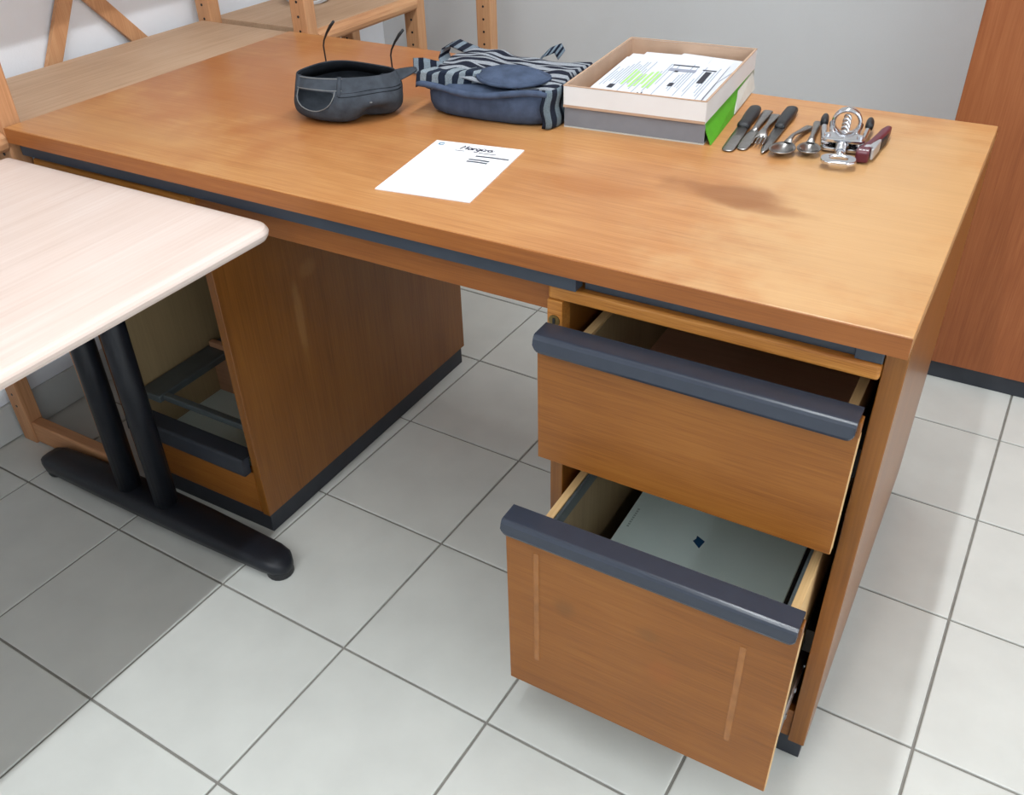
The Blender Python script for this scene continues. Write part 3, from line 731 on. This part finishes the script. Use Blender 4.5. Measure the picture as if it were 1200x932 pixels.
obj('cord', tube([(-.135, .075, .040), (-.115, .082, .052), (-.085, .085, .056), (-.06, .082, .055)], .0022, 8), plain('tan_cord', srgb(150, 104, 66), .6), bg, smooth=True)
# ---- cutlery
def along(p, q): return math.atan2(q[1]-p[1], q[0]-p[0])
def flat_profile(sections, zoff=0., n=10):
    """sections: (x, halfwidth, zmid, halfthick)"""
    rings = []
    for x, hw_, zm, ht in sections:
        rings.append([(x, hw_*math.cos(2*PI*k/n), zm+zoff+ht*math.copysign(abs(math.sin(2*PI*k/n))**.6, math.sin(2*PI*k/n))) for k in range(n)])
    return loft(rings)
def placed(name, label, tip, end, cat):
    L_ = math.hypot(end[0]-tip[0], end[1]-tip[1])
    return thing(name, label, cat, (tip[0], tip[1], Z0), along(tip, end), None), L_
def black_knife(tip, end, label, hl, bw, pointed, name='table_knife'):
    t, L_ = placed(name, label, tip, end, 'knife'); j = L_-hl
    if pointed: sec = [(0, .0008, .003, .0006), (.012, .0045, .003, .0008), (.03, bw*.8, .0034, .001), (j, bw, .005, .0012)]
    else: sec = [(0, .003, .002, .0007), (.004, bw*.85, .002, .0008), (.012, bw, .0022, .001), (.06, bw, .003, .001), (j, bw*.85, .0055, .0014)]
    obj('blade', flat_profile(sec), CUTL, t, smooth=True)
    obj('knife_handle', flat_profile([(j-.001, bw*.9, .006, .004), (j+.004, bw*1.05, .0062, .0058), (j+.02, .0088, .0066, .0064), (j+hl*.6, .0105, .0068, .0066), (L_-.008, .0098, .0066, .0064), (L_-.002, .0075, .0066, .005), (L_, .003, .0066, .0025)], n=14), BLKP, t, smooth=True)
    return t
black_knife((-.338, .420), (-.3565, .620), 'round-tipped table knife with a fat black handle beside the green box side', .098, .0098, False)
black_knife((-.289, .432), (-.302, .642), 'small pointed knife with a black handle left of the askew spoon', .10, .0082, True, 'paring_knife')
t, L_ = placed('table_knife', 'all-steel table knife lying next to the black-handled round-tipped knife', (-.321, .435), (-.336, .620), 'knife')
obj('blade', flat_profile([(0, .003, .002, .0007), (.004, .0075, .002, .0009), (.02, .0098, .0022, .0011), (.07, .0092, .003, .0013), (.085, .006, .004, .002)]), CUTL, t, smooth=True)
obj('knife_handle', flat_profile([(.080, .0055, .0038, .002), (.10, .0052, .0045, .0026), (.14, .0068, .0045, .0026), (L_-.004, .0082, .004, .002), (L_, .0075, .004, .0016)]), CUTL, t, smooth=True)
t, L_ = placed('dinner_fork', 'steel fork with short tines between the two knives', (-.304, .455), (-.3205, .610), 'fork')
obj('fork_handle', flat_profile([(.030, .0095, .0065, .0012), (.038, .0085, .010, .0013), (.05, .0045, .0125, .0016), (.075, .0036, .0105, .0018), (.11, .0052, .006, .0016), (L_-.003, .0078, .0035, .0013), (L_, .0072, .0033, .001)]), CUTL, t, smooth=True)
for k in range(4):
    yy = -.0081+k*.0054
    obj('tine', tube([(.034, yy, .0075), (.022, yy, .0068), (.010, yy*.98, .0062), (.0, yy*.95, .0075)], [.0019, .0018, .0015, .0008], 8), CUTL, t, smooth=True)
def spoon(tip, end, label, w_, lb_, hw_end):
    t, L_ = placed('steel_spoon', label, tip, end, 'spoon')
    def bowl(u, v):
        a = 2*PI*u; r = v
        x = lb_*(.5-.5*math.cos(PI*0)) + lb_*.5 + lb_*.5*r*math.cos(a); y = w_*r*math.sin(a)*(1-.12*math.cos(a)*r)
        return Vector((x, y, .0013+.0085*r**2))
    bm = bmesh.new(); n, m_ = 28, 6
    c0 = bm.verts.new(bowl(0, 0)); RR = [[bm.verts.new(bowl(i/n, (j+1)/m_)) for i in range(n)] for j in range(m_)]
    for i in range(n):
        bm.faces.new((c0, RR[0][i], RR[0][(i+1) % n]))
        for j in range(m_-1): bm.faces.new((RR[j][i], RR[j][(i+1) % n], RR[j+1][(i+1) % n], RR[j+1][i]))
    obj('bowl', bm, CUTL, t, smooth=True, solid=.0014)
    obj('spoon_handle', flat_profile([(lb_-.004, .0062, .0105, .001), (lb_+.006, .0042, .0135, .0014), (lb_+.02, .0032, .0145, .0017), (lb_+.05, .0042, .010, .0016), (L_-.01, hw_end, .0038, .0012), (L_, hw_end*.8, .0032, .001)]), CUTL, t, smooth=True)
spoon((-.2655, .424), (-.2575, .578), 'steel spoon lying askew with its bowl beside the pointed knife tip', .0185, .052, .0072)
spoon((-.2265, .444), (-.2515, .606), 'steel spoon lying beside the chrome winged corkscrew', .0168, .046, .0062)
# ---- winged corkscrew lying flat: bottle opener end towards the camera
ck = thing('winged_corkscrew', 'chrome winged corkscrew with bottle-opener end and black lever tips', 'corkscrew', (-.1795, .432, Z0), math.radians(9.0))
outer = rrect(-.0245, .0245, -.018, .017, .0150, 8); inner = rrect(-.0125, .0125, -.0050, .0090, .005, 8)
bm = bmesh.new(); n = len(outer)
lay = [[bm.verts.new((x, y, z)) for x, y in o_] for o_, z in ((outer, .008), (outer, .0135), (inner, .0135), (inner, .008))]
for a, b in zip(lay, lay[1:]+lay[:1]):
    for i in range(n): bm.faces.new((a[i], a[(i+1) % n], b[(i+1) % n], b[i]))
obj('bottle_opener', bm, CHROME, ck, .0015)
obj('shaft', loft([[(.0055*math.cos(a), y, .0125+.0045*math.sin(a)) for a in [2*PI*k/12 for k in range(12)]] for y in (.010, .02, .06, .075)]), CHROME, ck, smooth=True)
bm = bmesh.new()
for k in range(7): tube([(.0064*math.cos(a), .028+.005*k, .0125+.0056*math.sin(a)) for a in [2*PI*i/16 for i in range(16)]], .0012, 6, bm, closed=True)
obj('rack', bm, CHROME, ck, smooth=True)['kind'] = 'stuff'
hub = [(-.030, .062), (-.026, .055), (-.012, .053), (0, .055), (.012, .053), (.026, .055), (.030, .062), (.030, .072), (.024, .080), (.014, .090), (-.014, .090), (-.024, .080), (-.030, .072)]
obj('hub_plate', prism(hub, .016, .0225), CHROME, ck, .002)
obj('hub_plate', prism(hub, .003, .009), CHROME, ck, .002)
for s in (-1, 1):
    obj('rivet', disc(s*.023, .067, .001, .0255, .0045, 16), CHROME, ck, .001)
    lv = obj('lever', loft([[(s*x+hw_*math.cos(a), y, .0125+.0045*math.sin(a)) for a in [2*PI*k/12 for k in range(12)]] for x, y, hw_ in ((.023, .060, .007), (.0255, .075, .006), (.029, .100, .0045), (.0315, .130, .0042), (.0325, .150, .0045))]), CHROME, ck, smooth=True)
    obj('lever_tip', loft([[(s*x+hw_*math.cos(a), y, .0135+ht*math.sin(a)) for a in [2*PI*k/14 for k in range(14)]] for x, y, hw_, ht in ((.0325, .143, .005, .006), (.033, .148, .0062, .0078), (.0335, .165, .0062, .0082), (.0335, .174, .0052, .007), (.0335, .178, .002, .003))]), BLKP, lv, smooth=True)
    obj('strut', tube([(s*.013, .086, .013), (s*.018, .105, .0165), (s*.0205, .128, .0215)], [.005, .0042, .0042], 10), CHROME, ck, smooth=True)
# collar ring standing upright at the far end
bm = bmesh.new(); n = 40
prof = [(.0165, -.006), (.0185, -.0078), (.0215, -.006), (.0222, 0), (.0215, .006), (.0185, .0078), (.0165, .006)]
VV = [[bm.verts.new((r*math.cos(2*PI*i/n), .133+dy, .0228+r*math.sin(2*PI*i/n))) for r, dy in prof] for i in range(n)]
for i in range(n):
    for k in range(len(prof)): bm.faces.new((VV[i][k], VV[(i+1) % n][k], VV[(i+1) % n][(k+1) % len(prof)], VV[i][(k+1) % len(prof)]))
obj('collar_ring', bm, CHROME, ck, smooth=True)
hel = [(.0042*math.cos(2*PI*k/12), .085+.0009*k, .0185+.00022*k+.0042*math.sin(2*PI*k/12)) for k in range(60)]
obj('spiral_screw', tube(hel, [.0024]*52+[.0022, .002, .0018, .0016, .0014, .001, .0008, .0005], 8), CHROME, ck, smooth=True)
# ---- waiter's corkscrew, burgundy
wk = thing('waiter_corkscrew', 'burgundy folding corkscrew with silver inlay at the end of the cutlery row', 'corkscrew', (-.1485, .462, Z0), math.radians(4)); wk.scale = (1.12, .90, 1)
cl = [(0, 0), (.004, .022), (.005, .05), (.006, .085), (.0045, .112), (.0085, .132)]
cl = [(-.004, -.006), (-.003, .012), (.001, .035), (.005, .065), (.0085, .095), (.0105, .122), (.0125, .140)]
def sweep2(pts, hws, z0, z1, side):
    out = []
    for (x, y), h_ in zip(pts, hws): out.append((x+h_[0], y))
    for (x, y), h_ in list(zip(pts, hws))[::-1]: out.append((x+h_[1], y))
    return prism(out, z0, z1)
obj('body', sweep2(cl, [(-.0085, .008), (-.0105, .0065), (-.0095, .003), (-.0075, .004), (-.0065, .0055), (-.0055, .0065), (-.003, .0050)], .002, .0185, 0), BURG, wk, .0035, seg=3)
obj('silver_inlay', prism([(-.0060, .020), (-.004, .030), (.001, .031), (.003, .042), (.008, .060), (.0115, .064), (.0115, .050), (.0095, .026), (.008, .010), (.0045, .008), (.0055, .018), (.002, .024), (-.002, .021)], .0035, .0196), SILV, wk, .0012)
obj('black_lever', prism([(.0075, .064), (.012, .062), (.0165, .094), (.0165, .116), (.0125, .112), (.0115, .092)], .0015, .015), BLKP, wk, .002)
strokes('printed_logo', [[(-.0095+.0042*k, .001), (-.0068+.0042*k, .006)] for k in range(3)]+[[(-.0095+.0042*k, .006), (-.0068+.0042*k, .001)] for k in range(3)], .0010, PAPER, wk, .0185)
